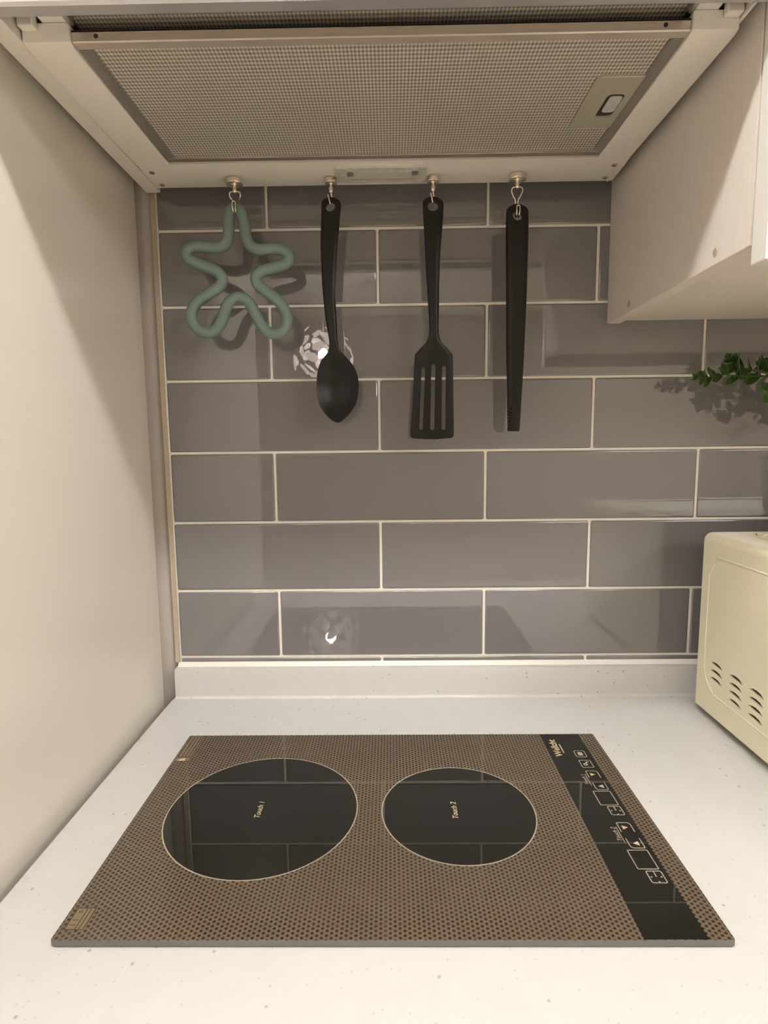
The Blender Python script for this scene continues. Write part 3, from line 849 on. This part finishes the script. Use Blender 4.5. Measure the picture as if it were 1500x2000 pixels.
def leaf_mesh():
    bm = bmesh.new(); rows = []
    for i, (s, wdt) in enumerate(((0.0, 0.05), (0.22, 0.26), (0.5, 0.36), (0.78, 0.25), (1.0, 0.02))):
        zc = 0.16 * s - 0.22 * s * s
        rows.append([bm.verts.new((s, -wdt, zc + 0.10 * wdt)), bm.verts.new((s, 0, zc - 0.02)), bm.verts.new((s, wdt, zc + 0.10 * wdt))])
    for A, B in zip(rows, rows[1:]):
        for k in range(2): bm.faces.new((A[k], A[k + 1], B[k + 1], B[k]))
    geo = bmesh.ops.extrude_face_region(bm, geom=bm.faces[:])
    for v in geo['geom']:
        if isinstance(v, bmesh.types.BMVert): v.co.z -= 0.03
    return finish(bm, 'leaf', 60)


LEAF = leaf_mesh()
BASE = Vector((PXC, PYC, MZ1 + 0.085))
sprigs = [   # tip first; (path, leaf sizes tip..base, number of leaf pairs)
    ([(0.533, -0.120, 0.4480), (0.548, -0.121, 0.4475), (0.565, -0.122, 0.4500), (0.590, -0.125, 0.4480), (0.630, -0.130, 0.4440), (0.700, -0.140, 0.4150)], (0.0040, 0.021), 17),
    ([(0.5765, -0.112, 0.4700), (0.5800, -0.115, 0.4640), (0.5890, -0.118, 0.4580), (0.6100, -0.124, 0.4530), (0.6700, -0.140, 0.4300)], (0.0060, 0.022), 13),
    ([(0.6070, -0.150, 0.4250), (0.6180, -0.150, 0.4300), (0.6400, -0.150, 0.4340), (0.6900, -0.150, 0.4150)], (0.016, 0.027), 12),
    ([(0.6180, -0.110, 0.4620), (0.6350, -0.115, 0.4560), (0.6700, -0.125, 0.4350), (0.7200, -0.140, 0.4000)], (0.012, 0.025), 12),
    ([(0.6300, -0.135, 0.4050), (0.6480, -0.140, 0.4130), (0.6800, -0.145, 0.4120), (0.7200, -0.150, 0.3950)], (0.010, 0.022), 10),
    ([(0.7300, -0.150, 0.5000), (0.7500, -0.152, 0.4500), (0.7650, -0.155, 0.4000)], (0.008, 0.022), 8),
    ([(0.8600, -0.180, 0.4700), (0.8300, -0.170, 0.4400), (0.8000, -0.160, 0.3950)], (0.008, 0.022), 8),
    ([(0.8300, -0.120, 0.4850), (0.8050, -0.135, 0.4400), (0.7900, -0.150, 0.3950)], (0.008, 0.022), 8),
]
rnd = random.Random(3)
for si, (path, (s0, s1), pairs) in enumerate(sprigs):
    if si < 5: path = [(0.167 + (x - 0.167) * 1.095, -0.8314 + (y + 0.8314) * 1.095, 0.3743 + (z - 0.3743) * 1.095) for x, y, z in path]
    else: path = [(x + 0.055, y + 0.033, z) for x, y, z in path]
    full = catmull(path + [tuple(BASE + Vector((rnd.uniform(-.01, .01), rnd.uniform(-.01, .01), 0)))], 6)
    n = len(full)
    st = obj('stem', tube(full, [0.0006 + 0.0012 * i / n for i in range(n)], 6), 'stem', t, smooth=80)
    reach = int(n * 0.86)
    for k in range(pairs):
        f = k / (pairs - 1)
        i = min(n - 2, int(f ** 1.5 * (reach - 1)))
        p = full[i]; tn = (full[max(0, i - 1)] - full[i + 1]).normalized()
        size = (s0 + (s1 - s0) * min(1, f * 1.5)) * rnd.uniform(0.85, 1.15)
        roll = (k % 2) * PI / 2 + rnd.uniform(-0.4, 0.4)
        a = tn.orthogonal().normalized(); b = tn.cross(a)
        for sd in (0, PI):
            out = a * math.cos(roll + sd) + b * math.sin(roll + sd)
            xd = (out * 0.85 + tn * rnd.uniform(0.25, 0.7) + Vector((0, 0, 0.1))).normalized()
            zd = (tn - xd * tn.dot(xd)).normalized(); yd = zd.cross(xd)
            m = Matrix((xd, yd, zd)).transposed()
            o = obj('leaf', LEAF, 'leaf', st, p, m.to_euler())
            o.scale = (size, size, size)
            o.matrix_parent_inverse = Matrix()

# ------------------------------------------------------------------ lamps behind and above the camera, one of them an added fill
LX, LY = 0.15, -0.855
t = thing('ceiling_lamp', 'long slim linear lamp on the kitchen ceiling, out of frame', 'lamp', (LX, LY, CEIL))
obj('housing', box(LX - 0.62, LX + 0.62, LY - 0.05, LY + 0.05, CEIL - 0.035, CEIL, 0.002, 1), 'white', t)
obj('diffuser', box(LX - 0.60, LX + 0.60, LY - 0.036, LY + 0.036, CEIL - 0.070, CEIL - 0.0355, 0.008, 3), 'lampglass', t)
ld = bpy.data.lights.new('lamp_light', 'AREA'); ld.shape = 'RECTANGLE'; ld.size = 1.2; ld.size_y = 0.072; ld.energy = MAIN_W; ld.color = LIGHT_COL
lo = bpy.data.objects.new('lamp_light', ld); C.objects.link(lo); lo.location = (LX, LY, CEIL - 0.0715); place(lo, t)

QX, QY = 2.25, -2.75
t = thing('fill_ceiling_lamp', 'large square flush ceiling lamp, unseen, added as ambient fill', 'lamp', (QX, QY, CEIL))  # invented fill source, set where the tiles do not mirror it
obj('frame', box(QX - 0.67, QX + 0.67, QY - 0.67, QY + 0.67, CEIL - 0.04, CEIL, 0.003, 1), 'white', t)
obj('diffuser', box(QX - 0.65, QX + 0.65, QY - 0.65, QY + 0.65, CEIL - 0.060, CEIL - 0.0405, 0.006, 2), 'fillglass', t)
ld = bpy.data.lights.new('fill_light', 'AREA'); ld.shape = 'SQUARE'; ld.size = 1.3; ld.energy = FILL_W; ld.color = LIGHT_COL
lo = bpy.data.objects.new('fill_light', ld); C.objects.link(lo); lo.location = (QX, QY, CEIL - 0.0615); place(lo, t)

DX, DY, DZ = -0.26, -3.0, 0.95
t = thing('pendant_lamp', 'white petal pendant lamp, seen only as a glow in the tiles', 'lamp', (DX, DY, CEIL))
obj('cord', tube([(DX, DY, DZ + 0.05), (DX, DY, CEIL)], 0.003, 6), 'white', t)
obj('bulb_holder', lathe([(0.0, DZ + 0.04), (0.018, DZ + 0.04), (0.02, DZ + 0.06), (0.0, DZ + 0.065)], 16, None, (DX, DY, 0)), 'white', t)
ld = bpy.data.lights.new('bulb_light', 'POINT'); ld.shadow_soft_size = 0.035; ld.energy = BULB_W; ld.color = (1.0, 0.95, 0.88)
lo = bpy.data.objects.new('bulb_light', ld); C.objects.link(lo); lo.location = (DX, DY, DZ); place(lo, t)
PET = None
for i in range(46):
    zz = 1 - 2 * (i + 0.5) / 46; ph = i * 2.39996
    dirv = Vector((math.sqrt(1 - zz * zz) * math.cos(ph), math.sqrt(1 - zz * zz) * math.sin(ph), zz))
    if PET is None:
        bm = bmesh.new(); vs = []
        for s, wd_, h in ((-1, .25, .1), (-.4, .8, 0), (.3, .95, 0), (1, .45, .15)):
            vs.append([bm.verts.new((s, -wd_, h + .15)), bm.verts.new((s, 0, h)), bm.verts.new((s, wd_, h + .15))])
        for A, B in zip(vs, vs[1:]):
            for k_ in range(2): bm.faces.new((A[k_], A[k_ + 1], B[k_ + 1], B[k_]))
        geo = bmesh.ops.extrude_face_region(bm, geom=bm.faces[:])
        for v in geo['geom']:
            if isinstance(v, bmesh.types.BMVert): v.co.z += 0.04
        PET = finish(bm, 'petal', 60)
    rr_ = 0.17 + 0.03 * math.sin(i * 5.1)
    o = obj('petal', PET, 'petal', t, Vector((DX, DY, DZ)) + dirv * rr_, (dirv.to_track_quat('Z', 'Y') @ Euler((0.3 * math.sin(i * 3.3), 0.3 * math.cos(i * 2.1), i * 1.3)).to_quaternion()).to_euler())
    o.scale = (0.042, 0.030, 0.03)
